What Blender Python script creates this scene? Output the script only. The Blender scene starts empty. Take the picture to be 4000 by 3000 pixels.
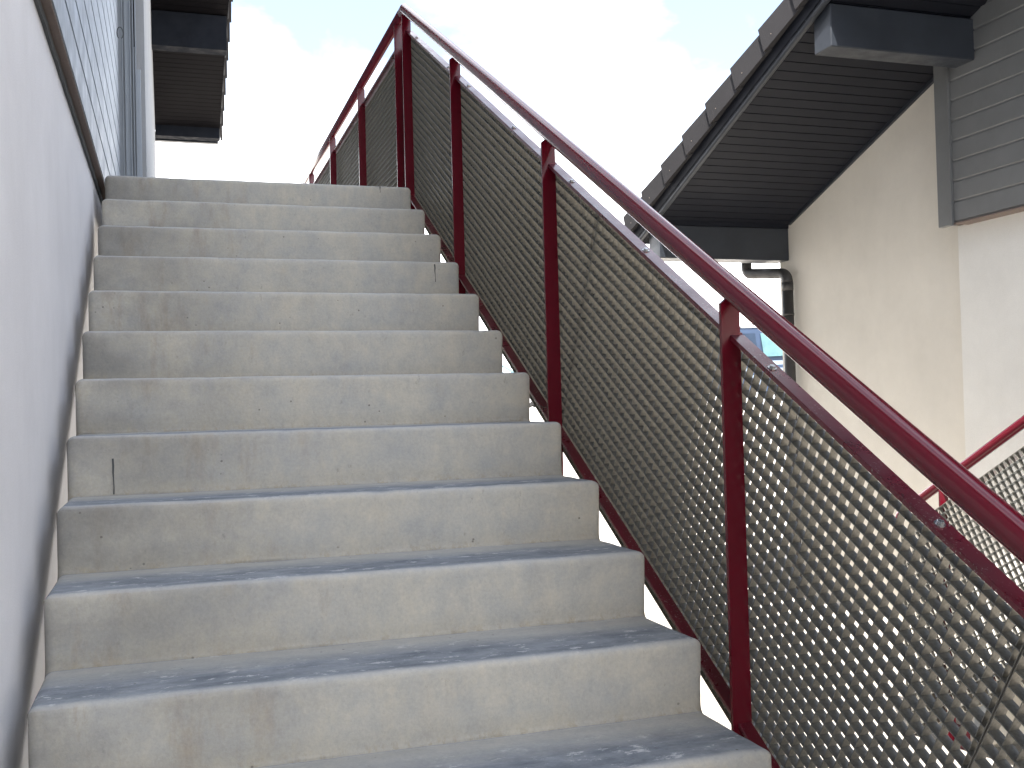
import bpy, math, random
from mathutils import Vector, Matrix, noise
random.seed(7)
SC = bpy.context.scene
COL = SC.collection
rad = math.radians

# ------------------------------------------------------------------ camera
cd = bpy.data.cameras.new('camera')
cam = bpy.data.objects.new('camera', cd); COL.objects.link(cam)
cd.sensor_fit = 'HORIZONTAL'; cd.sensor_width = 36.0
cd.lens = 36.0 * 4102.36 / 4000.0
cd.clip_start = 0.05; cd.clip_end = 2000
_r = Vector((0.95091, -0.30843139, -0.02530308)); _u = Vector((0.01731571, -0.02860684, 0.99944075)); _f = Vector((0.30898274, 0.95081635, 0.02186183))
M = Matrix((( _r.x, _u.x, -_f.x, 0.27801), (_r.y, _u.y, -_f.y, -5.24744), (_r.z, _u.z, -_f.z, -1.13886), (0, 0, 0, 1)))
cam.matrix_world = M
SC.camera = cam

# ------------------------------------------------------------------ light
SUN_EL, SUN_AZ = rad(60), rad(60)      # azimuth measured from -X towards -Y
sdir = Vector((-math.cos(SUN_EL)*math.cos(SUN_AZ), -math.cos(SUN_EL)*math.sin(SUN_AZ), math.sin(SUN_EL)))
w = bpy.data.worlds.new('World'); SC.world = w; w.use_nodes = True
nt = w.node_tree; nt.nodes.clear()
wo = nt.nodes.new('ShaderNodeOutputWorld'); bg = nt.nodes.new('ShaderNodeBackground')
sky = nt.nodes.new('ShaderNodeTexSky'); sky.sky_type = 'NISHITA'; sky.sun_disc = False
sky.sun_elevation = SUN_EL; sky.sun_rotation = math.atan2(sdir.x, sdir.y); sky.air_density = 1.0; sky.dust_density = 1.5
tc = nt.nodes.new('ShaderNodeTexCoord')
mp = nt.nodes.new('ShaderNodeMapping'); mp.inputs['Scale'].default_value = (1.0, 1.0, 2.2); mp.inputs['Location'].default_value = (2.1, 0.9, 0.6)
nz = nt.nodes.new('ShaderNodeTexNoise'); nz.inputs['Scale'].default_value = 2.6; nz.inputs['Detail'].default_value = 7; nz.inputs['Roughness'].default_value = 0.55
cr = nt.nodes.new('ShaderNodeValToRGB'); cr.color_ramp.elements[0].position = 0.44; cr.color_ramp.elements[1].position = 0.68
cr.color_ramp.elements[0].color = (0.255, 0.255, 0.255, 1)
mx = nt.nodes.new('ShaderNodeMixRGB'); mx.inputs['Color2'].default_value = (16.4, 16.5, 16.9, 1)
L = nt.links
L.new(tc.outputs['Generated'], mp.inputs['Vector']); L.new(mp.outputs['Vector'], nz.inputs['Vector']); L.new(nz.outputs['Fac'], cr.inputs['Fac'])
sep = nt.nodes.new('ShaderNodeSeparateXYZ'); L.new(tc.outputs['Generated'], sep.inputs[0])
cz = nt.nodes.new('ShaderNodeMapRange'); cz.inputs['From Min'].default_value = .19; cz.inputs['From Max'].default_value = .335; cz.inputs['To Min'].default_value = 1; cz.inputs['To Max'].default_value = 0
nz2 = nt.nodes.new('ShaderNodeTexNoise'); nz2.inputs['Scale'].default_value = 5.5; nz2.inputs['Detail'].default_value = 8; L.new(tc.outputs['Generated'], nz2.inputs['Vector'])
wob = nt.nodes.new('ShaderNodeMath'); wob.operation = 'MULTIPLY_ADD'; wob.inputs[1].default_value = .34; L.new(nz2.outputs['Fac'], wob.inputs[0])
off = nt.nodes.new('ShaderNodeMath'); off.operation = 'SUBTRACT'; off.inputs[1].default_value = .17; L.new(sep.outputs['Z'], off.inputs[0]); L.new(off.outputs[0], wob.inputs[2])
L.new(wob.outputs[0], cz.inputs['Value'])
mxx = nt.nodes.new('ShaderNodeMath'); mxx.operation = 'MAXIMUM'; L.new(cr.outputs['Color'], mxx.inputs[0]); L.new(cz.outputs['Result'], mxx.inputs[1])
pw = nt.nodes.new('ShaderNodeMath'); pw.operation = 'POWER'; pw.inputs[1].default_value = 2.0; L.new(mxx.outputs[0], pw.inputs[0]); L.new(pw.outputs[0], mx.inputs['Fac']); L.new(sky.outputs['Color'], mx.inputs['Color1']); L.new(mx.outputs['Color'], bg.inputs['Color'])
bg.inputs['Strength'].default_value = 0.08
L.new(bg.outputs['Background'], wo.inputs['Surface'])
sd = bpy.data.lights.new('sun', 'SUN'); sd.energy = 3.6; sd.angle = rad(0.53); sd.color = (1.0, 0.955, 0.89)
so = bpy.data.objects.new('sun', sd); COL.objects.link(so)
so.rotation_euler = sdir.to_track_quat('Z', 'Y').to_euler(); so.location = (-6, -10, 20)
vs = SC.view_settings; vs.view_transform = 'Standard'; vs.look = 'None'; vs.exposure = 2.08; vs.gamma = 1.0
SC.render.engine = 'CYCLES'
SC.cycles.max_bounces = 10; SC.cycles.diffuse_bounces = 6

# ------------------------------------------------------------------ helpers
class MB:
    """collects faces; build() links them as one mesh"""
    def __init__(s): s.v = []; s.f = []; s.sm = []
    def face(s, idx, smooth=False): s.f.append(tuple(idx)); s.sm.append(smooth)
    def hexa(s, p):
        n = len(s.v); s.v += [tuple(q) for q in p]
        for a in ((0,3,2,1),(4,5,6,7),(0,1,5,4),(1,2,6,5),(2,3,7,6),(3,0,4,7)): s.face([n+i for i in a])
    def box(s, x0, x1, y0, y1, z0, z1):
        s.hexa([(x0,y0,z0),(x1,y0,z0),(x1,y1,z0),(x0,y1,z0),(x0,y0,z1),(x1,y0,z1),(x1,y1,z1),(x0,y1,z1)])
    def bbox(s, x0, x1, y0, y1, z0, z1, b=0.004):
        """box with chamfered vertical edges and top/bottom edges"""
        a = [(x0+b,y0),(x1-b,y0),(x1,y0+b),(x1,y1-b),(x1-b,y1),(x0+b,y1),(x0,y1-b),(x0,y0+b)]
        c = [(x0+b,y0+b),(x1-b,y0+b),(x1-b,y0+b),(x1-b,y1-b),(x1-b,y1-b),(x0+b,y1-b),(x0+b,y1-b),(x0+b,y0+b)]
        rings = [[(p[0],p[1],z0) for p in c],[(p[0],p[1],z0+b) for p in a],[(p[0],p[1],z1-b) for p in a],[(p[0],p[1],z1) for p in c]]
        s.loft(rings, cap=True)
    def loft(s, rings, cap=False, smooth=False, closed=True):
        n0 = len(s.v); k = len(rings[0])
        for r in rings: s.v += [tuple(q) for q in r]
        for i in range(len(rings)-1):
            for j in range(k if closed else k-1):
                a = n0+i*k+j; b = n0+i*k+(j+1) % k
                s.face([a, b, b+k, a+k], smooth)
        if cap:
            s.face([n0+i for i in range(k)][::-1]); s.face([n0+(len(rings)-1)*k+i for i in range(k)])
    def prism(s, poly, axis, a, b):
        """extrude a 2D polygon between a and b along axis (0=x: poly is (y,z); 1=y: (x,z); 2=z: (x,y))"""
        def P(q, t):
            return (t, q[0], q[1]) if axis == 0 else ((q[0], t, q[1]) if axis == 1 else (q[0], q[1], t))
        s.loft([[P(q, a) for q in poly], [P(q, b) for q in poly]], cap=True)
    def tube(s, pts, r, seg=16, cap=True, smooth=True):
        pts = [Vector(p) for p in pts]; rings = []
        up = None
        for i, p in enumerate(pts):
            if i == 0: d = pts[1]-p
            elif i == len(pts)-1: d = p-pts[i-1]
            else: d = (pts[i+1]-p).normalized()+(p-pts[i-1]).normalized()
            d.normalize()
            if up is None:
                up = Vector((0,0,1)) if abs(d.z) < .9 else Vector((1,0,0))
            sx = d.cross(up).normalized(); up = sx.cross(d).normalized()
            k = 1.0
            if 0 < i < len(pts)-1:
                c = d.dot((p-pts[i-1]).normalized()); k = 1/max(c, .5)
            ring = []
            for j in range(seg):
                a = 2*math.pi*j/seg
                v = sx*math.cos(a)*r + up*math.sin(a)*r
                # widen in bend plane
                if k > 1.001:
                    bn = ((pts[i+1]-p).normalized()-(p-pts[i-1]).normalized()).normalized()
                    v = v + bn*(v.dot(bn))*(k-1)
                ring.append(tuple(p+v))
            rings.append(ring)
        n0 = len(s.v); s.loft(rings, cap=False, smooth=smooth)
        if cap:
            s.face([n0+i for i in range(seg)][::-1]); m = n0+(len(rings)-1)*seg; s.face([m+i for i in range(seg)])
    def bar(s, p, q, n, t, wdt):
        """flat bar from p to q: thickness t across, width wdt along n, centred"""
        p = Vector(p); q = Vector(q); n = Vector(n).normalized(); d = (q-p).normalized(); c = d.cross(n).normalized()
        o = []
        for base in (p, q):
            o += [base - c*t/2 - n*wdt/2, base + c*t/2 - n*wdt/2, base + c*t/2 + n*wdt/2, base - c*t/2 + n*wdt/2]
        s.hexa(o)
    def build(s, name, mat=None, parent=None, fix=True, world=None):
        me = bpy.data.meshes.new(name); me.from_pydata(s.v, [], s.f)
        me.polygons.foreach_set('use_smooth', s.sm)
        if fix:
            import bmesh
            bm = bmesh.new(); bm.from_mesh(me); bmesh.ops.recalc_face_normals(bm, faces=bm.faces); bm.to_mesh(me); bm.free()
        me.update()
        if mat: me.materials.append(mat)
        o = bpy.data.objects.new(name, me); COL.objects.link(o)
        if parent:
            o.parent = parent
            # meshes are written in world coordinates: shift them into the parent's frame
            off = wloc(parent)
            me.transform(Matrix.Translation(-off))
        return o
def wloc(o):
    v = Vector((0,0,0))
    while o is not None: v += Vector(o.location); o = o.parent
    return v
def thing(name, label, cat, loc=(0,0,0), group=None):
    o = bpy.data.objects.new(name, None); COL.objects.link(o); o.location = loc
    o.empty_display_size = 0.2
    o['label'] = label; o['category'] = cat
    if group: o['group'] = group
    return o
def tag(o, **k):
    for a, b in k.items(): o[a] = b
    return o

# ------------------------------------------------------------------ materials
def newmat(name):
    m = bpy.data.materials.new(name); m.use_nodes = True
    nt = m.node_tree; b = nt.nodes['Principled BSDF']
    return m, nt, b
def N(nt, t, **k):
    n = nt.nodes.new(t)
    for a, b in k.items():
        if a in n.inputs: n.inputs[a].default_value = b
        else: setattr(n, a, b)
    return n
def noise_mix(nt, vec, scale, c1, c2, lo=.35, hi=.65, detail=6, rough=.6):
    n = N(nt, 'ShaderNodeTexNoise', Scale=scale, Detail=detail, Roughness=rough)
    nt.links.new(vec, n.inputs['Vector'])
    r = N(nt, 'ShaderNodeValToRGB'); e = r.color_ramp.elements
    e[0].position = lo; e[1].position = hi; e[0].color = (*c1, 1); e[1].color = (*c2, 1)
    nt.links.new(n.outputs['Fac'], r.inputs['Fac'])
    return r.outputs['Color'], n.outputs['Fac']
def ramp(nt, val, stops):
    r = N(nt, 'ShaderNodeValToRGB'); e = r.color_ramp.elements
    while len(e) < len(stops): e.new(.5)
    for i, (p, c) in enumerate(stops):
        e[i].position = p; e[i].color = (*c, 1) if hasattr(c, '__len__') else (c, c, c, 1)
    nt.links.new(val, r.inputs['Fac']); return r.outputs['Color']
def mixc(nt, fac, a, b, mode='MIX'):
    m = N(nt, 'ShaderNodeMixRGB'); m.blend_type = mode
    for s, v in ((0, fac), (1, a), (2, b)):
        if hasattr(v, 'is_output') or isinstance(v, bpy.types.NodeSocket): nt.links.new(v, m.inputs[s])
        elif s == 0: m.inputs[0].default_value = v
        else: m.inputs[s].default_value = (*v, 1)
    return m.outputs[0]
def math_n(nt, op, a, b=None):
    m = N(nt, 'ShaderNodeMath'); m.operation = op
    for i, v in enumerate((a, b)):
        if v is None: continue
        if isinstance(v, bpy.types.NodeSocket): nt.links.new(v, m.inputs[i])
        else: m.inputs[i].default_value = v
    return m.outputs[0]
def bump(nt, b, h, strength, dist):
    n = N(nt, 'ShaderNodeBump', Strength=strength, Distance=dist); nt.links.new(h, n.inputs['Height']); nt.links.new(n.outputs['Normal'], b.inputs['Normal'])
    return n
def pos(nt, scale=(1,1,1)):
    g = N(nt, 'ShaderNodeNewGeometry'); m = N(nt, 'ShaderNodeMapping', Scale=scale); nt.links.new(g.outputs['Position'], m.inputs['Vector']); return m.outputs['Vector']

def mat_paint(name, col, rough=.3, spec=.5, coat=0.0, var=.12, dust=0.0, bumps=.06, bscale=60, dustcol=(.35,.33,.3)):
    m, nt, b = newmat(name); p = pos(nt)
    c, _ = noise_mix(nt, p, 5, tuple(x*(1-var) for x in col), tuple(x*(1+var) for x in col))
    if dust > 0:
        n = N(nt, 'ShaderNodeTexNoise', Scale=190.0, Detail=3.0, Roughness=.6); nt.links.new(p, n.inputs['Vector'])
        n2 = N(nt, 'ShaderNodeTexNoise', Scale=14.0, Detail=4.0); nt.links.new(p, n2.inputs['Vector'])
        s = math_n(nt, 'ADD', n.outputs['Fac'], math_n(nt, 'MULTIPLY', n2.outputs['Fac'], .35))
        f = ramp(nt, s, [(.80, 0.0), (.87, 1.0)])
        c = mixc(nt, math_n(nt, 'MULTIPLY', f, dust), c, dustcol)
    nt.links.new(c, b.inputs['Base Color'])
    rr, _ = noise_mix(nt, p, 9, (rough*.8,)*3, (min(1, rough*1.35),)*3) if bumps > 0 else noise_mix(nt, p, 3, (rough*.97,)*3, (rough*1.03,)*3)
    nt.links.new(rr, b.inputs['Roughness'])
    b.inputs['Specular IOR Level'].default_value = spec
    b.inputs['Coat Weight'].default_value = coat; b.inputs['Coat Roughness'].default_value = .12
    n = N(nt, 'ShaderNodeTexNoise', Scale=float(bscale), Detail=2.0); nt.links.new(p, n.inputs['Vector'])
    bump(nt, b, n.outputs['Fac'], bumps, .002)
    return m

def mat_plaster(name, col, grain=220.0, var=.05, strength=.45):
    m, nt, b = newmat(name); p = pos(nt)
    c, _ = noise_mix(nt, p, 1.3, tuple(x*(1-var) for x in col), tuple(min(1, x*(1+var)) for x in col), detail=8)
    c2, _ = noise_mix(nt, p, 9.0, (.97,)*3, (1.0,)*3, detail=8, rough=.7)
    ps = pos(nt, (6, 6, .7)); c3, _ = noise_mix(nt, ps, 1.4, (.985,.983,.98), (1.0,)*3, lo=.3, hi=.6)
    c = mixc(nt, 1.0, c, c2, 'MULTIPLY'); c = mixc(nt, 1.0, c, c3, 'MULTIPLY')
    nt.links.new(c, b.inputs['Base Color']); b.inputs['Roughness'].default_value = .92; b.inputs['Specular IOR Level'].default_value = .2
    n = N(nt, 'ShaderNodeTexNoise', Scale=grain, Detail=4.0, Roughness=.7); nt.links.new(p, n.inputs['Vector'])
    c = mixc(nt, 1.0, c, ramp(nt, n.outputs['Fac'], [(.3, (.93,.93,.93)), (.7, (1.04,1.04,1.04))]), 'MULTIPLY'); nt.links.new(c, b.inputs['Base Color'])
    bump(nt, b, n.outputs['Fac'], strength, .004)
    return m

def mat_concrete():
    m, nt, b = newmat('cast_concrete')
    p = pos(nt)
    at = N(nt, 'ShaderNodeAttribute'); at.attribute_name = 'sv'
    sv = at.outputs['Fac']
    # wobble the masks
    nw = N(nt, 'ShaderNodeTexNoise', Scale=5.0, Detail=6.0, Roughness=.6); nt.links.new(pos(nt, (.6, 2, 2)), nw.inputs['Vector'])
    svw = math_n(nt, 'ADD', sv, math_n(nt, 'MULTIPLY', math_n(nt, 'SUBTRACT', nw.outputs['Fac'], .5), .11))
    # riser: beige grey, mottled
    r1, r1f = noise_mix(nt, p, 6.5, (.395,.396,.382), (.480,.458,.402), lo=.36, hi=.62, detail=14, rough=.70)
    r2, _ = noise_mix(nt, pos(nt, (2.6, 4, 1.3)), 4.6, (.91,.92,.93), (1.03,1.015,.985), lo=.34, hi=.64, detail=12, rough=.68)
    ris = mixc(nt, 1.0, r1, r2, 'MULTIPLY')
    # rusty brown streaks and stains, mostly near the wall end
    st = N(nt, 'ShaderNodeTexNoise', Scale=3.4, Detail=8.0, Roughness=.68); nt.links.new(pos(nt, (2.6, 1.6, .75)), st.inputs['Vector'])
    sx = N(nt, 'ShaderNodeSeparateXYZ'); nt.links.new(N(nt, 'ShaderNodeNewGeometry').outputs['Position'], sx.inputs[0])
    left = ramp(nt, sx.outputs['X'], [(.0, 1.0), (.75, 0.15)])
    sf = math_n(nt, 'MULTIPLY', ramp(nt, st.outputs['Fac'], [(.53, 0.0), (.66, .7)]), left)
    ris = mixc(nt, sf, ris, (.27,.20,.13))
    # darker damp patches close to the wall
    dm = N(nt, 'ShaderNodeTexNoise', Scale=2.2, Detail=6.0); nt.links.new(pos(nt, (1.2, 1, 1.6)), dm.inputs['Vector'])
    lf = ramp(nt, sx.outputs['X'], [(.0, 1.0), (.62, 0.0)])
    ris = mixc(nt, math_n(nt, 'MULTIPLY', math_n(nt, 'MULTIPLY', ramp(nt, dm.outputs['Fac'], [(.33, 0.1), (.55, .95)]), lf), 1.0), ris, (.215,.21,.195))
    # dust line at riser base
    base = ramp(nt, math_n(nt, 'ADD', svw, .2), [(.025, (1,1,1)), (.085, (0,0,0))])
    ris = mixc(nt, math_n(nt, 'MULTIPLY', base, .45), ris, (.43,.39,.31))
    # tread: bluish grey, worn
    t1, _ = noise_mix(nt, pos(nt, (1, 2.4, 1)), 7.5, (.145,.165,.19), (.30,.325,.35), lo=.34, hi=.66, detail=14, rough=.70)
    tl = N(nt, 'ShaderNodeTexNoise', Scale=13.0, Detail=12.0, Roughness=.78); nt.links.new(pos(nt, (1.3, 2.2, 1)), tl.inputs['Vector'])
    tr = mixc(nt, ramp(nt, tl.outputs['Fac'], [(.565, 0.0), (.615, .85)]), t1, (.60,.61,.62))
    back = ramp(nt, svw, [(.135, 0.0), (.255, .95)])
    tr = mixc(nt, back, tr, (.45,.445,.415))
    front = ramp(nt, math_n(nt, 'ADD', sv, math_n(nt, 'MULTIPLY', math_n(nt, 'SUBTRACT', nw.outputs['Fac'], .5), .045)), [(.008, 1.0), (.030, 0.0)])
    tr = mixc(nt, math_n(nt, 'MULTIPLY', front, .85), tr, (.47,.475,.465))
    tread = ramp(nt, math_n(nt, 'ADD', sv, math_n(nt, 'MULTIPLY', math_n(nt, 'SUBTRACT', nw.outputs['Fac'], .5), .02)), [(.0, 0.0), (.014, 1.0)])
    c = mixc(nt, tread, ris, tr)
    # small dark flecks and a gritty crust along the foot of each riser
    fk = N(nt, 'ShaderNodeTexNoise', Scale=34.0, Detail=6.0, Roughness=.75); nt.links.new(pos(nt, (1, 1, .55)), fk.inputs['Vector'])
    c = mixc(nt, ramp(nt, fk.outputs['Fac'], [(.63, 0.0), (.70, .45)]), c, (.20,.195,.18))
    cru = math_n(nt, 'MULTIPLY', ramp(nt, math_n(nt, 'ADD', sv, .2), [(.028, 1.0), (.052, 0.0)]), ramp(nt, fk.outputs['Fac'], [(.50, 0.0), (.58, 1.0)]))
    c = mixc(nt, math_n(nt, 'MULTIPLY', cru, .6), c, (.34,.29,.20))
    # pits
    vo = N(nt, 'ShaderNodeTexVoronoi', Scale=26.0); nt.links.new(p, vo.inputs['Vector'])
    pit = ramp(nt, vo.outputs['Distance'], [(.06, 1.0), (.10, 0.0)])
    pm = N(nt, 'ShaderNodeTexNoise', Scale=6.0); nt.links.new(p, pm.inputs['Vector'])
    pit = math_n(nt, 'MULTIPLY', pit, ramp(nt, pm.outputs['Fac'], [(.58, 0.0), (.62, 1.0)]))
    c = mixc(nt, math_n(nt, 'MULTIPLY', pit, .7), c, (.12,.11,.10))
    fg = N(nt, 'ShaderNodeTexNoise', Scale=120.0, Detail=5.0, Roughness=.75); nt.links.new(p, fg.inputs['Vector'])
    c = mixc(nt, 1.0, c, ramp(nt, fg.outputs['Fac'], [(.3, (.90,.90,.90)), (.7, (1.06,1.06,1.06))]), 'MULTIPLY')
    hi = N(nt, 'ShaderNodeTexNoise', Scale=26.0, Detail=12.0, Roughness=.82); nt.links.new(pos(nt, (1, 1, .7)), hi.inputs['Vector'])
    c = mixc(nt, 1.0, c, ramp(nt, hi.outputs['Fac'], [(.34, (.88,.89,.91)), (.50, (1.0,1.0,1.0)), (.66, (1.07,1.05,1.0))]), 'MULTIPLY')
    nt.links.new(c, b.inputs['Base Color'])
    b.inputs['Roughness'].default_value = .82; b.inputs['Specular IOR Level'].default_value = .3
    h = math_n(nt, 'ADD', math_n(nt, 'MULTIPLY', fg.outputs['Fac'], .35), nw.outputs['Fac'])
    h = math_n(nt, 'SUBTRACT', h, math_n(nt, 'MULTIPLY', pit, .8))
    h = math_n(nt, 'ADD', h, math_n(nt, 'MULTIPLY', cru, .9)); h = math_n(nt, 'ADD', h, math_n(nt, 'MULTIPLY', r1f, .5))
    bump(nt, b, h, .35, .006)
    return m

def mat_galv(name='galvanised_steel', base=(.185,.188,.180)):
    m, nt, b = newmat(name); p = pos(nt)
    v = N(nt, 'ShaderNodeTexVoronoi', Scale=160.0); nt.links.new(p, v.inputs['Vector'])
    c = ramp(nt, v.outputs['Distance'], [(0.0, tuple(x*.82 for x in base)), (.8, tuple(x*1.12 for x in base))])
    c2, _ = noise_mix(nt, p, 30, (.92,.92,.92), (1.03,1.03,1.02))
    c = mixc(nt, 1.0, c, c2, 'MULTIPLY')
    nt.links.new(c, b.inputs['Base Color']); b.inputs['Metallic'].default_value = .5
    rr, _ = noise_mix(nt, p, 40, (.34,)*3, (.46,)*3); nt.links.new(rr, b.inputs['Roughness'])
    return m

CONC = mat_concrete()
PL_L = mat_plaster('white_render', (.78,.775,.79))
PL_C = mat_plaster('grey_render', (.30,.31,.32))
PL_R = mat_plaster('cream_render', (.70,.668,.60))
BURG = mat_paint('burgundy_paint', (.115,.004,.013), rough=.22, spec=.3, coat=.28, var=.04, bumps=0)
BURGD = mat_paint('dusty_burgundy_paint', (.110,.005,.016), rough=.30, spec=.5, coat=.3, dust=.55, bumps=.12, bscale=60)
GALV = mat_galv()
GALV2 = mat_galv('galvanised_bars_lit_tone', (.235,.225,.20))  # same steel in a lighter tone: light from outside put into the colour
ZINC = mat_paint('zinc_plated_bolt', (.45,.46,.47), rough=.3); ZINC.node_tree.nodes['Principled BSDF'].inputs['Metallic'].default_value = .9
SOFF_L = mat_paint('shaded_brown_soffit_boards', (.007,.0062,.0072), rough=.75, spec=.08, var=.03, bumps=0)  # darker copy of the soffit colour, shade under the left roof painted in
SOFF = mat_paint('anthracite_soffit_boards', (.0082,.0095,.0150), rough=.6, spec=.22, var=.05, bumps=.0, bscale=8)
METAL_L = mat_paint('shaded_anthracite_metal', (.012,.014,.019), rough=.75, spec=.1, var=.12, bumps=.05, bscale=6)  # sheet metal darkened so the left beams carry their shade in the colour
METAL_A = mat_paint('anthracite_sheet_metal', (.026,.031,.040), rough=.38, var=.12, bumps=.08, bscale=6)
BOARD_R = mat_paint('grey_board_cladding', (.155,.160,.160), rough=.45, var=.05, bumps=.04, bscale=12)
BOARD_L = mat_paint('pale_grey_board_cladding', (.27,.30,.335), rough=.46, var=.04, spec=.4, bumps=.015, bscale=7)
TILE = mat_plaster('dark_concrete_tile', (.040,.0385,.041), grain=120.0, var=.1, strength=.3)
PIPE = mat_paint('brown_plastic_pipe', (.050,.047,.045), rough=.5, bumps=.02)
BITUM = mat_plaster('dark_edge_trim', (.11,.115,.118), grain=90.0, strength=.6)
BROWN = mat_plaster('raw_underside', (.20,.16,.14), grain=60.0, strength=.4)
INK = mat_paint('pencil_mark', (.05,.055,.06), rough=.8)
GLASS_SKY = mat_paint('sky_toned_window', (.085,.165,.18), rough=.5, spec=.2, bumps=0)  # opaque cyan stands in for bright sky seen through the glass
GLASS_D = mat_paint('dark_tinted_window', (.018,.03,.052), rough=.4, spec=.2, bumps=0)
WHITE_M = mat_paint('white_car_paint', (.75,.75,.76), rough=.25, coat=.6, bumps=0)
BLUE_M = mat_paint('dark_blue_car_paint', (.028,.048,.09), rough=.45, spec=.3, coat=.1, bumps=0)
RUBBER = mat_paint('black_rubber', (.02,.02,.02), rough=.8)
CHROME = mat_paint('alloy', (.5,.5,.5), rough=.3); CHROME.node_tree.nodes['Principled BSDF'].inputs['Metallic'].default_value = .9
NAILM = mat_paint('dull_nail', (.22,.19,.16), rough=.6)
LAMP = mat_paint('lamp_lens', (.6,.6,.6), rough=.1)
RAILG = mat_paint('grey_blue_guard_rail', (.20,.25,.31), rough=.4)

# ------------------------------------------------------------------ ground
def mat_ground():
    m, nt, b = newmat('pale_gravel'); p = pos(nt)
    c, _ = noise_mix(nt, p, .35, (.50,.46,.40), (.62,.58,.52), detail=8)
    c2, f = noise_mix(nt, p, 40, (.75,.75,.75), (1.05,1.05,1.05), detail=8, rough=.8)
    nt.links.new(mixc(nt, 1.0, c, c2, 'MULTIPLY'), b.inputs['Base Color']); b.inputs['Roughness'].default_value = .95
    bump(nt, b, f, .6, .02)
    return m
GZ = -2.72
def gz(x, y):
    t = min(1, max(0, (y-9.0)/9.0)); t = t*t*(3-2*t)
    return GZ + t*1.55 + (.03*noise.noise(Vector((x*.2, y*.2, 0))) if y > 6 else 0)
g = MB()
xs = [-600,-200,-80,-40,-20] + [-14+i*1.5 for i in range(34)] + [45,60,100,250,600]
ys = [-300,-100,-40,-20,-10] + [-6+i*1.0 for i in range(36)] + [35,45,70,120,300,900]
for yy in ys:
    for xx in xs: g.v.append((xx, yy, gz(xx, yy)))
for j in range(len(ys)-1):
    for i in range(len(xs)-1):
        a = j*len(xs)+i; g.face((a, a+1, a+1+len(xs), a+len(xs)), True)
tag(g.build('ground', mat_ground()), kind='structure')

# ------------------------------------------------------------------ stairs
T, R, W = 0.30057, 0.17, 1.4677
TAN = R/T; CO = math.cos(math.atan(TAN)); SI = math.sin(math.atan(TAN))
WAIST = 0.405
def step_profile():
    """open profile of one step, local origin at the nosing: list of (y,z,ny,nz,sv); riser bottom fillet .. tread back fillet"""
    b = 0.008; r = 0.016; rf = 0.012
    out = []
    # lower fillet (half): centre in front of riser above lower tread
    cy, cz = b-rf, -R+rf
    for k in range(0, 4):
        a = rad(-45+45*k/3)  # from 45deg below to horizontal
        out.append((cy+rf*math.cos(a), cz+rf*math.sin(a), -math.cos(a), -math.sin(a)))
    for k in range(1, 12):
        t = k/12; z = (-R+rf)*(1-t)+(-r)*t; y = b*(1-t)
        out.append((y, z, -1, 0.04))
    for k in range(0, 6):
        a = rad(180-90*k/5)
        out.append((r+r*math.cos(a), -r+r*math.sin(a), math.cos(a), math.sin(a)))
    for k in range(1, 16):
        t = k/16; y = r*(1-t)+(T+b-rf)*t
        out.append((y, 0, 0, 1))
    cy, cz = T+b-rf, rf
    for k in range(0, 4):
        a = rad(-90+45*k/3)
        out.append((cy+rf*math.cos(a), cz+rf*math.sin(a), -math.cos(a), -math.sin(a)))
    return out
PROF = step_profile()
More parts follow.
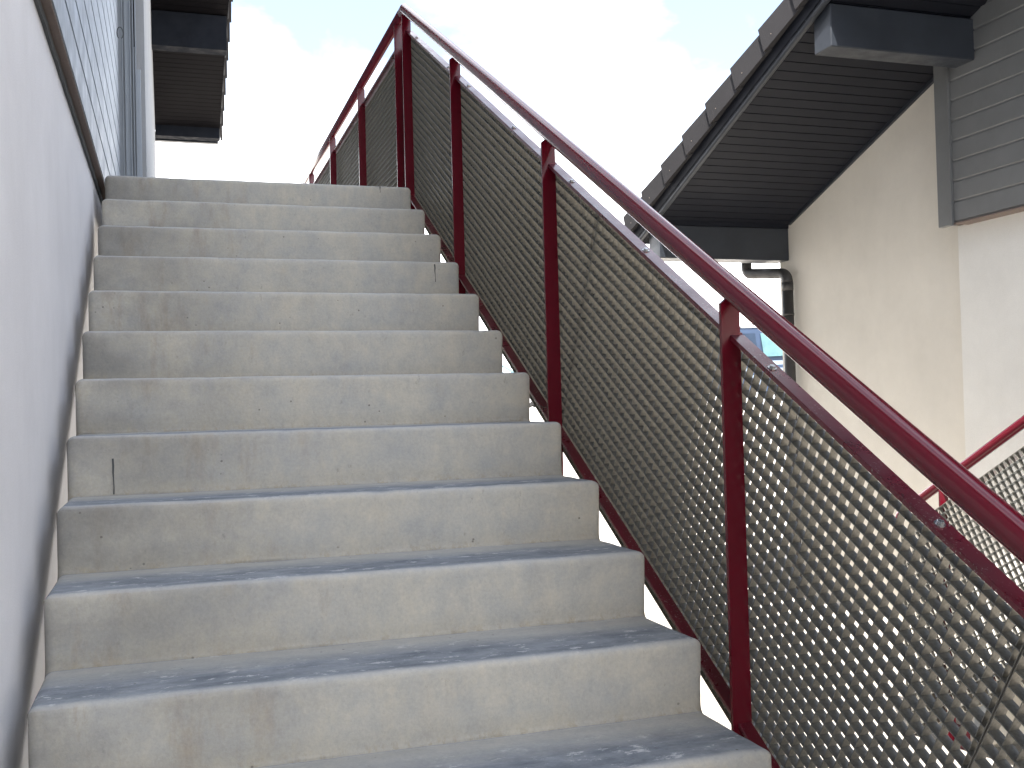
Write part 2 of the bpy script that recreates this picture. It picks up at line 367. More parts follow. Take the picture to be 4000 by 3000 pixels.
def build_step(y0, z0, x0, x1, parent, sgn=1, last=False, tread=T, seed=0):
    prof = list(PROF)
    if tread != T:
        prof = [p for p in prof if p[0] < 0.25]
        n = int((tread-.25)/.05)
        prof += [(0.25+(tread-.25)*(k+1)/n, 0, 0, 1) for k in range(n)]
    er = 0.022; segs = [0, .0022, .0055, .010, .016, .022]
    xs = [x0+s for s in segs]; m = 62
    xs += [x0+er+(x1-x0-2*er)*k/m for k in range(1, m)] + [x1-s for s in segs[::-1]]
    me = MB(); sv = []
    K = len(prof)
    for x in xs:
        e = min(x-x0, x1-x)
        ins = 0
        if e < er: ins = er - math.sqrt(max(0, er*er-(er-e)**2))
        for (py, pz, ny, nz) in prof:
            wy, wz = y0+sgn*py, z0+pz
            q = Vector((x*1.0, wy, wz))
            d = .0016*noise.noise(q*6+Vector((seed,0,0))) + .0008*noise.noise(q*25)
            edge = max(0, 1-abs(py)/.03) * max(0, 1-abs(pz)/.03)
            d -= edge*.0035*max(0, noise.noise(q*38)) + edge*.008*max(0, noise.noise(q*14)-.25)
            if er > e: d -= .004*max(0, noise.noise(q*30))*(1-e/er)*.8
            ins2 = ins - d
            me.v.append((x, wy-sgn*ny*ins2, wz-nz*ins2))
            # arc coordinate
            if pz < -0.008 and py < .02: s_ = max(-R, pz)
            else: s_ = py
            if py > tread-.03 and pz > .001: s_ = -R+pz*.3 if tread == T else s_
            sv.append(s_)
    for i in range(len(xs)-1):
        for j in range(K-1):
            a = i*K+j; me.face((a, a+1, a+1+K, a+K), True)
    # end caps and soffit
    ya, yb = prof[0][0], prof[-1][0]
    def und(x, py):
        return (x, y0+sgn*py, z0+TAN*py-WAIST if tread == T else z0-.22)
    n = len(me.v)
    me.v += [und(x0, ya), und(x0, yb), und(x1, ya), und(x1, yb)]; sv += [-.1]*4
    me.face([j for j in range(K)]+[n+1, n]); last_i = (len(xs)-1)*K
    me.face([last_i+j for j in range(K)][::-1]+[n+2, n+3])
    me.face((n, n+1, n+3, n+2))
    if last or tread != T:
        me.face([i*K+K-1 for i in range(len(xs))]+[n+3, n+1])
    o = me.build('step', CONC, None, fix=False)
    a = o.data.attributes.new('sv', 'FLOAT', 'POINT'); a.data.foreach_set('value', sv)
    import bmesh
    bm = bmesh.new(); bm.from_mesh(o.data); bmesh.ops.recalc_face_normals(bm, faces=bm.faces)
    # make sure the tread looks up
    up = [f for f in bm.faces if abs(f.normal.z) > .95 and f.calc_center_median().z > z0-.03]
    if up and sum(f.normal.z for f in up) < 0: bmesh.ops.reverse_faces(bm, faces=bm.faces)
    bm.to_mesh(o.data); bm.free()
    o.parent = parent; o.data.transform(Matrix.Translation(-wloc(parent)))
    return o
stair = thing('concrete_staircase', 'grey cast concrete stair flight climbing between the white wall and the near burgundy railing', 'staircase', (W/2, -15*T, GZ))
for i in range(1, 16):
    build_step(-i*T, -i*R, 0, W, stair, seed=i)
top = build_step(0, 0, 0, W, stair, tread=7.6, seed=0); top.name = 'landing'
# pencil ticks on the risers
def tick(x, ztop, h, istep, lean=0.0, w_=.0035):
    m = MB(); y = -(istep-1)*T-.0012
    k = 6; ring = []
    for j in range(k):
        t = j/(k-1); zz = ztop-h*t; xx = x+lean*t+.0006*math.sin(j*2.1)
        ww = w_*(.6+.5*math.sin(1+j))/2+.0008
        ring.append([(xx-ww, y+.008*(-(zz+(istep-1)*R))/R, zz), (xx+ww, y+.008*(-(zz+(istep-1)*R))/R, zz), (xx+ww, y+.003, zz), (xx-ww, y+.003, zz)])
    m.loft(ring, cap=True); return m.build('pencil_mark', INK, stair)
tick(1.357, -.51-.012, .075, 4, .003)
tick(.12, -1.19-.065, .10, 8, .002)
tick(1.305, -.004, .03, 1, .001, .003)

# ------------------------------------------------------------------ grating
PITCH = 0.0333
def clip(p, d, poly):
    """clip infinite line p+t*d by a convex polygon (2D), returns t0,t1"""
    t0, t1 = -1e9, 1e9
    n = len(poly)
    cx = sum(q[0] for q in poly)/n; cy = sum(q[1] for q in poly)/n
    for i in range(n):
        a, b = poly[i], poly[(i+1) % n]
        nx, ny = -(b[1]-a[1]), b[0]-a[0]
        if (cx-a[0])*nx+(cy-a[1])*ny < 0: nx, ny = -nx, -ny
        num = (p[0]-a[0])*nx+(p[1]-a[1])*ny; den = d[0]*nx+d[1]*ny
        if abs(den) < 1e-12:
            if num < 0: return None
            continue
        t = -num/den
        if den > 0: t0 = max(t0, t)
        else: t1 = min(t1, t)
    return (t0, t1) if t1-t0 > 1e-3 else None
GALV_C = None
def grating(name, poly, slope, x_in, side, parent, deep=.0232, shallow=.0222, tb=.0022, tcx=.0018, mat=None):
    """poly: (y,z) convex polygon; bars run along the slope; side +1: inner face looks to -x"""
    c, s = math.cos(slope), math.sin(slope)
    m = MB()
    uv = [(y*c+z*s, -y*s+z*c) for y, z in poly]
    U0, U1 = min(q[0] for q in uv), max(q[0] for q in uv); V0, V1 = min(q[1] for q in uv), max(q[1] for q in uv)
    def P(u, v, x): return Vector((x, u*c-v*s, u*s+v*c))
    def put(a, b, th, x0, x1):
        m.bar(P(*a, (x0+x1)/2), P(*b, (x0+x1)/2), (1,0,0), th, abs(x1-x0))
    xi, xo = x_in, x_in+side*deep
    v = V1-.001-PITCH
    while v > V0+.008:
        t = clip((0, v), (1, 0), uv)
        if t: put((t[0]+.002, v), (t[1]-.002, v), tb, xi, xo)
        v -= PITCH
    nbear = len(m.f)
    u = U1-.001-PITCH
    xi2, xo2 = x_in+side*.0032, x_in+side*shallow
    while u > U0+.008:
        t = clip((u, 0), (0, 1), uv)
        if t: put((u, t[0]+.002), (u, t[1]-.002), tcx, xi2, xo2)
        u -= PITCH
    ncross = len(m.f)
    # border frame
    n = len(uv); cx = sum(q[0] for q in uv)/n; cy = sum(q[1] for q in uv)/n
    for i in range(n):
        a, b = Vector(uv[i]), Vector(uv[(i+1) % n]); d = (b-a).normalized(); nn = Vector((-d.y, d.x))
        if nn.dot(Vector((cx, cy))-a) < 0: nn = -nn
        o = nn*.0013
        e = .0004*(i+1)
        put(tuple(a+o), tuple(b+o), .0018, x_in-side*e*.3, xo+side*e)
    o = m.build(name, mat or GALV, parent)
    o.data.materials.append(GALV2)
    for i in range(nbear, len(o.data.polygons)): o.data.polygons[i].material_index = 1
    return o

# ------------------------------------------------------------------ railings
XR0, XR1, XC = 1.509, 1.558, 1.536          # post depth range and tube centre
GX = 1.5605
def nline(y): return TAN*y
def post_mesh(m, xa, xb, xc, y, ztop, zbot, ty=.0105, w_top=.027, ch=.011):
    poly = [(xa, zbot), (xb, zbot), (xb, ztop-ch), (xc+w_top/2, ztop), (xc-w_top/2, ztop), (xa, ztop-ch)]
    m.prism(poly, 1, y-ty/2, y+ty/2)
def bolt(x, y, z, nrm, parent):
    m = MB(); n = Vector(nrm).normalized(); a = Vector((1,0,0)); b = n.cross(a)
    def ring(r, h, k, st=0): return [tuple(Vector((x,y,z))+n*h+a*(r*math.cos(2*math.pi*j/k+st))+b*(r*math.sin(2*math.pi*j/k+st))) for j in range(k)]
    m.loft([ring(.0105,0,12), ring(.0105,.0018,12)], cap=True)
    m.loft([ring(.0072,.002,6), ring(.0072,.0062,6), ring(.006,.0072,6)], cap=True)
    return m.build('bolt', ZINC, parent)
RT = 0.0280
H0 = 0.858                     # handrail axis above the nosing line
rail = thing('stair_railing', 'burgundy stair railing with galvanised grating infill beside the near concrete steps', 'railing', (XC, -6*T, -6*R-.2))
YA = 0.362; ZA = TAN*YA+H0     # apex
# handrail, mitred at the apex
def mitre_tube(m, a, b, c, r, seg=28):
    a, b, c = Vector(a), Vector(b), Vector(c)
    d1 = (b-a).normalized(); d2 = (c-b).normalized(); nb = (d1+d2).normalized(); X = Vector((1,0,0))
    def ring(p, d, n):
        v2 = X.cross(d).normalized(); out = []
        for j in range(seg):
            t = 2*math.pi*j/seg; q = p+X*math.cos(t)*r+v2*math.sin(t)*r
            q = q-d*((q-p).dot(n)/d.dot(n)); out.append(tuple(q))
        return out
    m.loft([ring(a, d1, d1), ring(b, d1, nb)], smooth=True); m.loft([ring(b, d2, nb), ring(c, d2, d2)], smooth=True)
m = MB(); mitre_tube(m, (XC, -5.6, TAN*-5.6+H0), (XC, YA, ZA), (XC, YA+.06, ZA), RT)
m.build('handrail', BURG, rail)
flight_posts = [.325, -.658, -1.852, -3.055, -4.26]
for y in flight_posts:
    m = MB()
    zt = TAN*y+H0-RT*.95
    post_mesh(m, XR0, XR1, XC, y, zt, TAN*y-.44)
    m.build('post', BURG, rail)
    m = MB(); m.box(W+.001, XR0-.0005, y-.055, y+.055, TAN*y-.41, TAN*y-.26)
    m.build('fixing_plate', BURGD, rail)
HT, HB = 0.748, -0.158
def slope_bar(y0, y1, h, th, name, par, x0=XR1-.027, x1=GX+.010, mat=BURGD):
    m = MB(); ring = []
    for y in (y0, y1):
        ring.append([(x0, y, TAN*y+h-th), (x1, y, TAN*y+h-th), (x1, y, TAN*y+h-.0015), (x1-.0015, y, TAN*y+h), (x0+.0015, y, TAN*y+h), (x0, y, TAN*y+h-.0015)])
    m.loft(ring, cap=True)
    return m.build(name, mat, par)
segs = list(zip(flight_posts[1:]+[-5.5], flight_posts))
for ya, yb in segs:
    y0, y1 = ya+(.0055 if ya > -5.4 else 0), yb-.0055
    slope_bar(y0, y1, HT, .012, 'top_rail', rail)
    slope_bar(y0, y1, HB, .010, 'bottom_rail', rail, x0=XR1-.036, x1=XR1-.001)
nrm = (0, -SI, CO)
for y in (.14, -.50, -.83, -1.44, -2.03, -2.58, -3.21, -3.73, -4.4): bolt(XR1-.010, y, TAN*y+HT, nrm, rail)
def sheet(u0, u1, h0, h1):
    """parallelogram bounded by h lines and perpendicular cuts at u0,u1 (u measured along slope)"""
    v0, v1 = h0*CO, h1*CO
    out = []
    for u, v in ((u0, v0), (u1, v0), (u1, v1), (u0, v1)): out.append((u*CO-v*SI, u*SI+v*CO))
    return out
GB, GT = -.252, .727
grating('grating_panel', sheet(-6.1, -4.153, GB, GT), math.atan(TAN), GX, 1, rail)
grating('grating_panel', sheet(-4.151, -2.203, GB, GT), math.atan(TAN), GX, 1, rail)
vcut = YA+.02
a = sheet(-2.201, 0, GB, GT)
grating('grating_panel', [a[0], (vcut, TAN*vcut+GB), (vcut, TAN*vcut+GT), a[3]], math.atan(TAN), GX, 1, rail)

# landing railing
lrail = thing('landing_railing', 'level burgundy railing with grating infill running away along the upper landing', 'railing', (XC, 4.0, 0))
m = MB(); m.tube([(XC, YA+.0605, ZA), (XC, 7.4, ZA)], RT, seg=24); m.build('handrail', BURG, lrail)
lp = [.530, 1.75, 3.06, 4.38, 5.70, 7.02]
for y in lp:
    m = MB(); post_mesh(m, XR0, XR1, XC, y, ZA-RT*.90, -.20); m.build('post', BURG, lrail)
    m = MB(); m.box(W+.001, XR0-.0005, y-.055, y+.055, -.19, -.04); m.build('fixing_plate', BURGD, lrail)
LT, LB = .925, .06
for ya, yb in zip(lp[:-1], lp[1:]):
    for nme, z, th in (('top_rail', LT, .012), ('bottom_rail', LB, .010)):
        m = MB(); m.bbox(XR1-.027, (GX+.010 if nme == 'top_rail' else XR1-.001), ya+.0055, yb-.0055, z-th, z, .0012); m.build(nme, BURGD, lrail)
grating('grating_panel', [(.37, -.12), (2.35, -.12), (2.35, LT-.020), (.37, LT-.020)], 0, GX, 1, lrail)
grating('grating_panel', [(2.355, -.12), (4.35, -.12), (4.35, LT-.020), (2.355, LT-.020)], 0, GX, 1, lrail)
grating('grating_panel', [(4.355, -.12), (6.35, -.12), (6.35, LT-.020), (4.355, LT-.020)], 0, GX, 1, lrail)

# ------------------------------------------------------------------ second flight against the right building
X2, Y2 = 3.655, -.98
stair2 = thing('concrete_staircase', 'sunlit concrete stair flight behind the far railing, against the cream building', 'staircase', (X2+W/2, Y2-1.0, GZ))
for i in range(1, 17):
    build_step(Y2-(i-1)*T, GZ+i*R, X2, X2+W, stair2, sgn=-1, seed=30+i)
rail2 = thing('stair_railing', 'sunlit burgundy railing with grating infill in front of the cream building, climbing towards the camera', 'railing', (X2-.06, Y2-1.0, GZ))
def n2(y): return GZ+R - TAN*(y-Y2)
XC2, XA2, XB2 = X2-.062, X2-.082, X2-.038
ye = Y2-.06
H2 = .83
m = MB(); m.tube([(XC2, -6.2, n2(-6.2)+H2), (XC2, ye-.02, n2(ye-.02)+H2), (XC2, ye+.02, n2(ye+.02)+H2-.006), (XC2, ye+.035, n2(ye)+H2-.05), (XC2, ye+.035, n2(ye)+H2-.10)], .0225, seg=20); m.build('handrail', BURG, rail2)
p2 = [-1.315, -2.50, -3.65, -4.85, -6.0]
for y in p2:
    m = MB(); post_mesh(m, XA2, XB2, XC2, y, n2(y)+H2-.025, max(GZ+.0, n2(y)-.42)); m.build('post', BURG, rail2)
    m = MB(); m.box(XB2+.0005, X2-.001, y-.05, y+.05, n2(y)-.40, n2(y)-.27); m.build('fixing_plate', BURGD, rail2)
for ya, yb in zip(p2[1:], p2[:-1]):
    for nme, h, th in (('top_rail', .722, .012), ('bottom_rail', -.14, .010)):
        mm = MB(); ring = []
        for y in (ya+.0055, yb-.0055):
            z = n2(y)+h; ring.append([(XA2+.001, y, z-th), (XB2-.001, y, z-th), (XB2-.001, y, z), (XA2+.001, y, z)])
        mm.loft(ring, cap=True); mm.build(nme, BURGD, rail2)
sl2 = -math.atan(TAN)
def par2(ya, yb, h0, h1): return [(ya, n2(ya)+h0), (yb, n2(yb)+h0), (yb, n2(yb)+h1), (ya, n2(ya)+h1)]
grating('grating_panel', par2(-2.60, ye-.03, -.24, .712), sl2, XA2-.0235, 1, rail2)
grating('grating_panel', par2(-4.30, -2.605, -.24, .712), sl2, XA2-.0235, 1, rail2)
grating('grating_panel', par2(-6.00, -4.305, -.24, .712), sl2, XA2-.0235, 1, rail2)

# ------------------------------------------------------------------ boards
def boards(xf, y0, y1, z0, pitch, n, sgn, lap=.011, groove=.012, chamfer=0):
    """horizontal board cladding on a plane x=xf, outer face looking to sgn*x; one swept mesh; top(y) cuts the upper edge"""
    m = MB(); prof = []
    for k in range(n):
        z = z0+k*pitch
        if chamfer:
            prof += [(xf-sgn*lap, z+.001), (xf, z+.001+chamfer), (xf, z+pitch-.005), (xf-sgn*lap, z+pitch-.004)]; continue
        prof += [(xf-sgn*.0, z+.002), (xf-sgn*.0, z+pitch-groove-.004), (xf-sgn*.003, z+pitch-groove), (xf-sgn*lap, z+pitch-groove+.002), (xf-sgn*lap, z+pitch)]
    pr = prof+[(xf-sgn*.03, z0+n*pitch), (xf-sgn*.03, z0)]
    ring = []
    for y in (y0, y1): ring.append([(p[0], y, p[1]) for p in pr])
    m.loft(ring, cap=True)
    return m

# ------------------------------------------------------------------ left house
lh = thing('house', 'white rendered house with pale grey board cladding hugging the left side of the steps', 'house', (-4, 1, GZ))
WG = -.05
RIDGE_Y = 2.5
def zl(y):   # left soffit height
    return 2.43+.29*(8.35-y) if y > RIDGE_Y else 2.43+.29*(8.35-RIDGE_Y)-.12*(RIDGE_Y-y)  # unseen near slope shaped to shade the steps and clear the far railing
m = MB(); m.box(-8, WG, -9, 8.2, GZ-.05, -.012); m.build('wall', PL_L, lh)
# upper storey core behind cladding
m = MB(); m.prism([(-9, -.012), (8.15, -.012), (8.15, zl(8.15)-.0), (RIDGE_Y, zl(RIDGE_Y)), (-9, zl(-9))], 0, -8, WG+.004)
m.build('upper_wall', PL_L, lh)
XS = -.010
m = boards(XS, -9, 1.98, .002, .150, 25, 1)
m.build('board_cladding', BOARD_L, lh)
# dark starter profile and raw underside below the boards
m = MB(); m.box(WG+.0045, XS-.004, -9, 1.98, -.006, .0015); m.build('cladding_underside', BROWN, lh)
m = MB(); rings = []
y = -9.0
while y < 2.0:
    d = .0025*noise.noise(Vector((y*9, 0, 0)))+.0015*noise.noise(Vector((y*31, 3, 0)))
    rings.append([(WG-.002, y, -.030+d), (WG+.010+d, y, -.032+d*1.2), (WG+.013+d, y, -.016), (WG+.009, y, -.0065), (WG-.002, y, -.0065)]); y += .06
m.loft(rings, cap=True); m.build('starter_profile', BITUM, lh)
# shutter frame and door reveal: vertical profiles stepping out to the landing
zt = 4.2
prof = [(XS-.02, 2.0), (.012, 2.0), (.012, 1.985), (.017, 1.985), (.017, 2.03), (.027, 2.03), (.027, 2.01), (.060, 2.01), (.060, 1.99), (.066, 1.99), (.066, 2.035),
        (.078, 2.035), (.078, 2.0), (.083, 2.0), (.083, 2.05), (.092, 2.05), (.092, 2.02), (.098, 2.02), (.098, 2.08), (-.03, 2.08)]
m = MB(); m.prism(prof, 2, 0.002, zt); m.build('shutter_frame', BOARD_L, lh)
m = MB(); m.prism([(.0985, 2.045), (.121, 2.045), (.124, 2.048), (.124, 2.3), (.0985, 2.3)], 2, .002, 1.15); m.build('door_frame', BOARD_L, lh)
m = MB(); m.prism([(-1, 2.085), (.098, 2.085), (.098, 2.07), (.150, 2.07), (.150, 8.15), (-1, 8.15)], 2, .001, 2.44); m.build('corner_wall', PL_C, lh)
m = MB(); m.prism([(-1, 2.085), (.098, 2.085), (.098, 2.07), (.150, 2.07), (.150, RIDGE_Y+.1), (-1, RIDGE_Y+.1)], 2, 2.4405, 3.9); m.prism([(RIDGE_Y+.101, 2.4405), (8.15, 2.4405), (8.15, 2.48), (RIDGE_Y+.101, zl(RIDGE_Y+.101))], 0, -1, .150); m.build('corner_wall', PL_C, lh)
m = MB(); m.tube([(.088, 2.045, 1.30), (.0875, 2.044, 2.0), (.0865, 2.045, 3.2)], .004, seg=8); m.build('cable', INK, lh)
m = MB(); pts = []
for k in range(15):
    a = rad(-60+300*k/14); pts.append((.013+.018*math.cos(a)*1.0, 1.72-.01*math.sin(a), 1.27+.035*math.sin(a)))
m.tube(pts, .0028, seg=8); m.build('hook', INK, lh)
# roof
VL = .93
def roof_slope(parent, x_in, x_v, y_eave, y_ridge, zf, sgn, y_dir=-1):
    pass
m = MB()   # tongue and groove soffit: boards run across, pitch along the slope
def soffit(m, xa, xb, ya, yb, zf, pitch=.085, th=.018, gap=.006):
    s = (zf(yb)-zf(ya))/(yb-ya); Ls = math.hypot(1, s)
    n = int(abs(yb-ya)*Ls/pitch); dy = (yb-ya)/n
    for k in range(n):
        p = ya+dy*k; q = ya+dy*(k+1)-math.copysign(gap/Ls, dy)
        m.hexa([(xa, p, zf(p)), (xb, p, zf(p)), (xb, q, zf(q)), (xa, q, zf(q)), (xa, p, zf(p)+th), (xb, p, zf(p)+th), (xb, q, zf(q)+th), (xa, q, zf(q)+th)])
    m.hexa([(xa, ya, zf(ya)+.008), (xb, ya, zf(ya)+.008), (xb, yb, zf(yb)+.008), (xa, yb, zf(yb)+.008), (xa, ya, zf(ya)+.10), (xb, ya, zf(ya)+.10), (xb, yb, zf(yb)+.10), (xa, yb, zf(yb)+.10)])
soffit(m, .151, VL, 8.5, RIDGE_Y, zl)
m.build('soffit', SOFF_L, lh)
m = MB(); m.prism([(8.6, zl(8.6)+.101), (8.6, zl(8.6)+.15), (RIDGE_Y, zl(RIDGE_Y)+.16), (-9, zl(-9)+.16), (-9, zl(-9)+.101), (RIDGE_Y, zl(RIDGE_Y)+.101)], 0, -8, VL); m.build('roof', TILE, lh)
m = MB(); m.prism([(RIDGE_Y-.005, zl(RIDGE_Y)), (RIDGE_Y-.005, zl(RIDGE_Y)+.1), (-9, zl(-9)+.1), (-9, zl(-9))], 0, -8, VL); m.build('soffit', SOFF_L, lh)  # near half is out of view, its fall set to block the sun
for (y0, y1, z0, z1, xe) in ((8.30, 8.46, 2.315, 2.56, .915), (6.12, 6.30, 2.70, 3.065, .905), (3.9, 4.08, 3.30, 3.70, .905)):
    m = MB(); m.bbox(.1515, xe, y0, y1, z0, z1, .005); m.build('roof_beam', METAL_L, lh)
def verge_tiles(x, sgn, y_low, n, gauge, zt_, slope, length, height, parent, th=.03, lift=.020, nail=True, dmat=TILE):
    """cloaked verge tiles: y_low lowest end; zt_(y) = height of the tile top line; they overlap and stand proud at the low end"""
    for k in range(n):
        y = y_low-gauge*k
        c, s = math.cos(slope), math.sin(slope)
        # local frame: along upslope d=(-c, s) in (y,z), normal n=(s, c)
        def P(a, b): return (y-a*c+b*s, zt_(y)+a*s+b*c)
        m = MB()
        poly = [P(0, lift), P(length, .002), P(length, -height+.004), P(0.0, -height+lift*.35)]
        xo = x+sgn*.012*1.0
        # low end stands proud sideways of the next lower tile
        r1 = [(x+sgn*.024, poly[0][0], poly[0][1]), (x+sgn*.004, poly[1][0], poly[1][1]), (x+sgn*.004, poly[2][0], poly[2][1]), (x+sgn*.024, poly[3][0], poly[3][1])]
        r2 = [(q[0]-sgn*.026, q[1], q[2]) for q in r1]
        m.loft([r1, r2], cap=True)
        # top face wing
        a = [P(0, lift), P(length, .002), P(length, -.016), P(0, lift-.018)]
        x2 = x-sgn*.30
        m.loft([[(x-sgn*.0065, q[0], q[1]) for q in a], [(x2, q[0], q[1]) for q in a]], cap=True)
        t = m.build('verge_tile', dmat, parent)
        if nail:
            m = MB(); q = P(gauge*.30, -height*.62)
            xx = x+sgn*(.0235-.020*gauge*.30/length)
            m.loft([[(xx, q[0]+.0042*math.cos(j*math.pi/4), q[1]+.0042*math.sin(j*math.pi/4)) for j in range(8)], [(xx+sgn*.003, q[0]+.004*math.cos(j*math.pi/4), q[1]+.004*math.sin(j*math.pi/4)) for j in range(8)]], cap=True)
            m.build('nail', NAILM, t)
verge_tiles(VL+.008, 1, 8.62, 18, .335, lambda y: zl(y)+.155, math.atan(.29), .40, .16, lh, nail=False)
m = MB(); m.prism([(8.58, zl(8.58)-.005), (8.58, zl(8.58)+.10), (RIDGE_Y, zl(RIDGE_Y)+.10), (RIDGE_Y, zl(RIDGE_Y)-.005)], 0, VL-.012, VL+.001); m.build('rake_board', METAL_A, lh)
m = MB(); m.box(-3, VL-.02, 8.62, 8.70, zl(8.62)-.02, zl(8.62)+.09); m.build('gutter', METAL_A, lh)

# ------------------------------------------------------------------ right house
rh = thing('house', 'cream rendered house with dark tiled gable roof and grey cladding', 'house', (9, 1, GZ))
XW = 5.15
SLR = .375
def zr(y): return .318-SLR*(y-2.242)            # soffit at the wall
m = MB()
m.prism([(-11, GZ-.05), (2.40, GZ-.05), (2.40, zr(2.40)+.02), (-4.5, zr(-4.5)+.02), (-11, zr(-4.5)-.3)], 0, XW, 14)
m.build('wall', PL_R, rh)
m = MB(); m.bbox(5.09, XW-.001, -11, .245, GZ-.05, -.052, .004); m.build('projecting_wall', mat_plaster('bounce_lit_render', (.75,.742,.705)), rh)  # wall render made lighter: light bounced off the ground put into the colour
XSR = 4.985
m = boards(XSR, -11, .150, -.050, .127, 30, -1, lap=.009, chamfer=.011)
m.build('board_cladding', BOARD_R, rh)
m = MB(); m.prism([(-11, -.045), (.262, -.045), (.262, zr(.262)-.01), (-4.5, zr(-4.5)), (-11, zr(-4.5)-.3)], 0, XSR+.031, XW-.0015); m.build('cladding_core', BROWN, rh)
m = MB(); m.bbox(XSR-.010, XSR+.029, .172, .284, -.062, zr(.284)-.004, .004)
m.box(XSR-.016, XSR+.02, .1515, .1715, -.066, zr(.16)-.004); m.build('corner_trim', BOARD_R, rh)
m = MB(); m.box(XSR-.004, XSR+.16, -11, .150, -.060, -.0515); m.build('cladding_underside', BROWN, rh)
VR = 3.90
m = MB()
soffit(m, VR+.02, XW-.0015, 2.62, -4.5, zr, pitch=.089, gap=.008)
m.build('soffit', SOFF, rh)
# dark moulding where soffit meets the wall
m = MB(); m.prism([(2.22, zr(2.22)-.030), (2.22, zr(2.22)-.002), (.30, zr(.30)-.002), (.30, zr(.30)-.030)], 0, XW-.022, XW-.002); m.build('soffit_moulding', METAL_A, rh)
def ztr(y): return zr(y)+.255
m = MB(); m.prism([(2.72, zr(2.72)+.101), (2.72, ztr(2.72)-.02), (-4.5, ztr(-4.5)-.02), (-11, ztr(-4.5)-3.2), (-11, ztr(-4.5)-3.3), (-4.5, zr(-4.5)+.101)], 0, VR+.006, 14); m.build('roof', TILE, rh)
m = MB(); m.prism([(-4.505, zr(-4.5)), (-4.505, zr(-4.5)+.1), (-11, zr(-4.5)-3.2), (-11, zr(-4.5)-3.3)], 0, VR+.02, XW-.002); m.build('soffit', SOFF, rh)
verge_tiles(VR, -1, 2.72, 21, .3595, ztr, math.atan(SLR), .415, .155, rh, lift=.022)
# rake board: folded sheet metal under the tiles
m = MB(); rings = []
for y in (2.66, -4.5):
    z = zr(y)
    pr = [(q_[0]+.010, q_[1]) for q_ in [(VR+.030, .135), (VR+.012, .135), (VR+.010, .02), (VR+.013, -.012), (VR+.022, -.022), (VR+.040, -.024), (VR+.050, -.016), (VR+.050, -.001), (VR+.030, -.0005)]]
    rings.append([(p[0], y, z+p[1]) for p in pr])
m.loft(rings, cap=True); m.build('rake_board', METAL_A, rh)
# boxed beams
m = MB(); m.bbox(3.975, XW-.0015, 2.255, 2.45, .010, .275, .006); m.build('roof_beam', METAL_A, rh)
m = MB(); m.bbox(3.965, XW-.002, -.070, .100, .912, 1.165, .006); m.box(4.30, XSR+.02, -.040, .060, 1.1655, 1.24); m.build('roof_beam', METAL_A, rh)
m = MB(); m.prism([(2.2515, .276), (2.2515, zr(2.25)-.001), (2.47, zr(2.47)-.001), (2.47, .21)], 0, 4.0, XW-.002); m.build('eave_packer', SOFF, rh)
# gutter and downpipe
m = MB(); rings = []
prof = [(2.70+.06*math.cos(a), .22+.06*math.sin(a)) for a in [rad(180+180*k/10) for k in range(11)]]+[(2.765, .225), (2.765, .235), (2.752, .235)]+[(2.70+.052*math.cos(a), .22+.052*math.sin(a)) for a in [rad(360-180*k/10) for k in range(11)]]
m.loft([[(VR+.01, q[0], q[1]-.10) for q in prof], [(13.5, q[0], q[1]-.10) for q in prof]], cap=True); m.build('gutter', PIPE, rh)
A = Vector((5.01, 2.70, -.045)); B = Vector((5.088, 2.20, -.105)); dr = (B-A).normalized()
pp = [(5.01, 2.70, .06), (5.01, 2.70, .02)]
def arc(p, d0, d1, r, n=8):
    """rounded corner at p from direction d0 to d1"""
    d0 = Vector(d0); d1 = Vector(d1); a = p-d0*r; b = p+d1*r; return [tuple(a*(1-t)**2+p*2*t*(1-t)+b*t*t) for t in [k/n for k in range(n+1)]]
pp += arc(A, (0,0,-1), dr, .06)+arc(B, dr, (0,0,-1), .075)
m = MB(); m.tube(pp, .044, seg=20)
m.tube([(B.x, B.y, B.z-.0745), (B.x, B.y, B.z-.14)], .0465, seg=20)
m.tube([(B.x, B.y, B.z-.141), (B.x, B.y, GZ-.02)], .044, seg=20)
m.tube([(B.x, B.y, -.43), (B.x, B.y, -.45)], .0475, seg=20)
m.tube([(B.x, B.y, -1.9), (B.x, B.y, -1.93)], .050, seg=20)
m.build('downpipe', PIPE, rh)

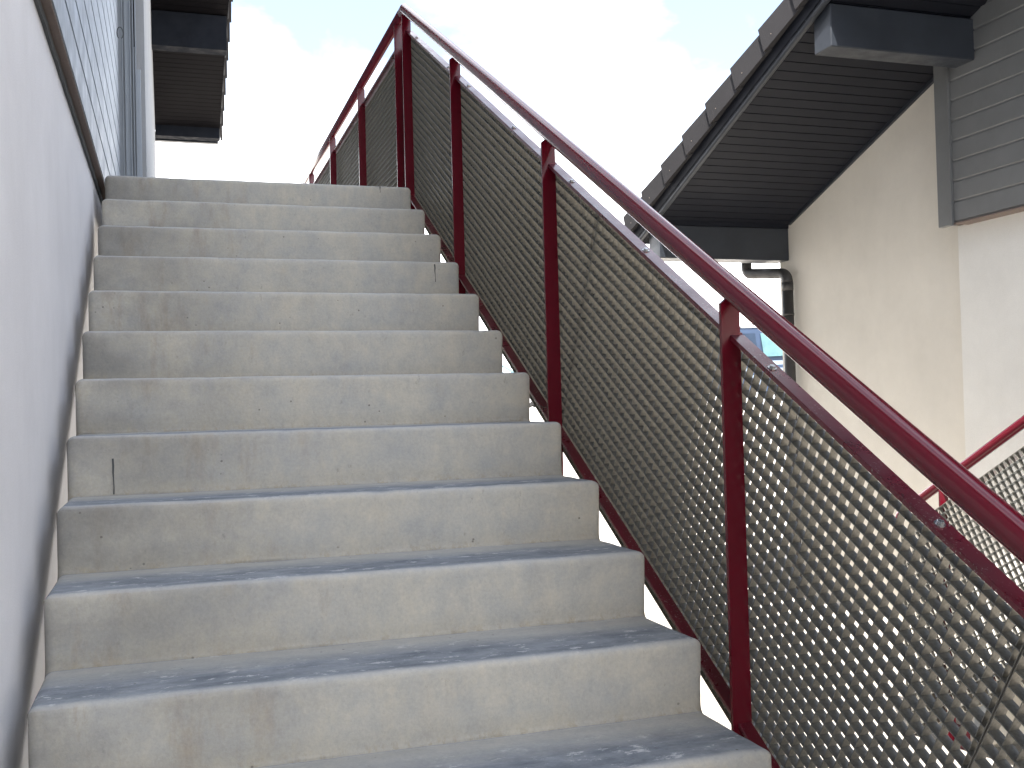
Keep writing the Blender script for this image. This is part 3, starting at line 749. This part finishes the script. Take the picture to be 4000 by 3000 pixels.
# ------------------------------------------------------------------ vehicles
def car(name, label, cat, loc, rot, length, width, height, body, sill=.95, van=False, rack=False, nose=1.15):
    o = thing(name, label, cat, loc); hw = width/2
    # side outline (x along length, z)
    L = length; H = height
    if van: out = [(0,.42),(0,.75),(.12,sill),(.95,sill+.16),(1.75,H-.10),(2.1,H),(L-.35,H),(L-.12,H-.12),(L-.02,sill),(L,.75),(L,.40)]
    else: out = [(0,.40),(0,.66),(.10,.78),(nose,.93),(nose+.72,H-.06),(nose+1.1,H),(L-1.25,H-.02),(L-.45,.98),(L-.06,.90),(L,.60),(L,.38)]
    def ring(y, sc, top):
        r = []
        for (x, z) in out:
            zz = z if z < sill else sill+(z-sill)*top
            r.append((L/2+(x-L/2)*sc, y, zz))
        for cx in (L-.85, .82):
            pass
        r += [(L-.45, y, .28), (L-.52, y, .30), (L-.60,y,.52),(L-.88,y,.64),(L-1.16,y,.52),(L-1.24,y,.28), (1.24,y,.28),(1.16,y,.52),(.88,y,.64),(.60,y,.52),(.52,y,.28)]
        return r
    m = MB()
    def shape(y, sc, inset):
        r = ring(y, sc, 1.0); out2 = []
        for (x, yy, z) in r:
            k = max(0, z-sill)/(H-sill)
            out2.append((x, yy*(1-.17*k) if True else yy, z-inset*k))
        return out2
    m.loft([shape(-hw+.03, .975, .03), shape(-hw, .99, .02), shape(-hw, 1.0, 0.01), shape(-hw*.5, 1.0, 0), shape(0, 1.0, -.015), shape(hw*.5, 1, 0), shape(hw, 1, .01), shape(hw, .99, .02), shape(hw-.03, .975, .03)], cap=True)
    def place(mb, nm, mt, par=o):
        me_o = mb.build(nm, mt, None)
        me_o.parent = par
        return me_o
    parts = [place(m, 'body', body)]
    # windows
    top = H-.17
    if van: wins = [[(1.05,sill+.06),(2.0,sill+.04),(2.05,top),(1.80,top)], [(2.15,sill+.04),(3.1,sill+.04),(3.1,top),(2.2,top)], [(3.25,sill+.04),(L-.25,sill+.04),(L-.38,top),(3.25,top)]]
    else: wins = [[(nose+.28,sill+.03),(nose+1.15,sill+.03),(nose+1.15,top),(nose+.80,top)], [(nose+1.25,sill+.03),(L-1.0,sill+.03),(L-1.35,top),(nose+1.25,top)]]
    for sg in (-1, 1):
        for wi, wn in enumerate(wins):
            mm = MB(); r1 = []; r2 = []
            for x, z in wn:
                k = (z-sill)/(H-sill); y = hw*(1-.17*k)
                r1.append((x, sg*(y+.006), z)); r2.append((x, sg*(y-.02), z))
            mm.loft([r1, r2], cap=True); parts.append(place(mm, 'window', GLASS_SKY if wi == 0 else GLASS_D))
    mm = MB()
    x0, z0, x1_, z1 = (.97, sill+.18, 1.73, H-.12) if van else (nose+.06, .95, nose+.70, H-.08)
    for dx, lst in ((-.012, []),):
        q = [(x0-.012, -hw*.90, z0+.02), (x0-.012, hw*.90, z0+.02), (x1_-.012, hw*.80, z1), (x1_-.012, -hw*.80, z1)]
        mm.loft([q, [(a+.05, b, c-.02) for a, b, c in q]], cap=True)
    place(mm, 'windscreen', GLASS_SKY)
    for sg in (-1, 1):
        mm = MB(); mm.bbox(-.02, .10, min(sg*hw*.62, sg*hw*.93), max(sg*hw*.62, sg*hw*.93), .58, .72, .02); place(mm, 'headlight', LAMP)
        for cx in (.88, L-.88):
            wh = bpy.data.objects.new('wheel', None); COL.objects.link(wh); wh.parent = o; wh.location = (cx, sg*(hw-.10), .31)
            def disc(r, a, b, k=24): return [[(r*math.cos(2*math.pi*j/k), a, r*math.sin(2*math.pi*j/k)) for j in range(k)], [(r*math.cos(2*math.pi*j/k), b, r*math.sin(2*math.pi*j/k)) for j in range(k)]]
            mm = MB(); rr = disc(.29, -.10, .10); r0 = disc(.31, -.08, .08); mm.loft([rr[0], r0[0], r0[1], rr[1]], cap=True); place(mm, 'tyre', RUBBER, wh)
            mm = MB(); rr = disc(.20, -.105, .105); mm.loft(rr, cap=True); place(mm, 'rim', CHROME, wh)
    mm = MB(); mm.bbox(-.05, .06, -hw*.95, hw*.95, .36, .56, .02); place(mm, 'bumper', body)
    if rack:
        for x in (2.2, 3.4):
            mm = MB(); mm.tube([(x, -hw*.78, H+.10), (x, hw*.78, H+.10)], .018, seg=8)
            for sg in (-1, 1): mm.tube([(x, sg*hw*.72, H-.03), (x, sg*hw*.72, H+.10)], .015, seg=8)
            place(mm, 'roof_bar', METAL_A)
    o.rotation_euler = (0, 0, rot)
    return o
def ray_pt(px, py, d):   # photo pixel (4000 wide) -> world point at forward distance d (used once, to site far things)
    a = (px-2000)/4102.36; b = (py-1500)/4102.36
    return Vector((.27801, -5.24744, -1.13886))+(_f+_r*a-_u*b)*d
c = ray_pt(3085, 1290, 30)
vz = gz(c.x, c.y)
van = car('van', 'dark blue van parked behind the grey fence, glimpsed beside the brown downpipe', 'van', (c.x+.50, c.y-.9, vz), rad(180-14), 4.7, 1.85, c.z-vz+.0, BLUE_M, sill=(c.z-vz)*.58, van=True, rack=True)
c = ray_pt(1985, 1440, 31)
cz = gz(c.x, c.y)
car('parked_car', 'white car with dark windows parked far off, glimpsed under the railing', 'car', (c.x+1.5, c.y-.4, cz-.0), rad(180-30), 4.2, 1.75, max(1.45, 1.45), WHITE_M, sill=.95)
# rail fence in front of the van
fx = thing('rail_fence', 'low grey horizontal rail fence in front of the parked van', 'fence', (13.5, 15.5, gz(13.5, 15.5)))
F0 = ray_pt(2960, 1418, 25.5); F1 = ray_pt(3100, 1418, 25.5)
d = (F1-F0); d.z = 0; d.normalize()
for dz, hh in ((0, .10), (-.165, .075), (-.33, .075)):
    m = MB(); a = F0-d*2.5; b = F0+d*5.0; zz = F0.z+dz
    m.bar((a.x, a.y, zz), (b.x, b.y, zz), (0, 0, 1), .035, hh); m.build('rail', RAILG, fx)
for k in range(4):
    q = F0-d*2.3+d*2.4*k; zb = gz(q.x, q.y)-.05
    m = MB(); m.box(q.x-.035, q.x+.035, q.y+.03, q.y+.10, zb, F0.z+.09); m.build('post', RAILG, fx)
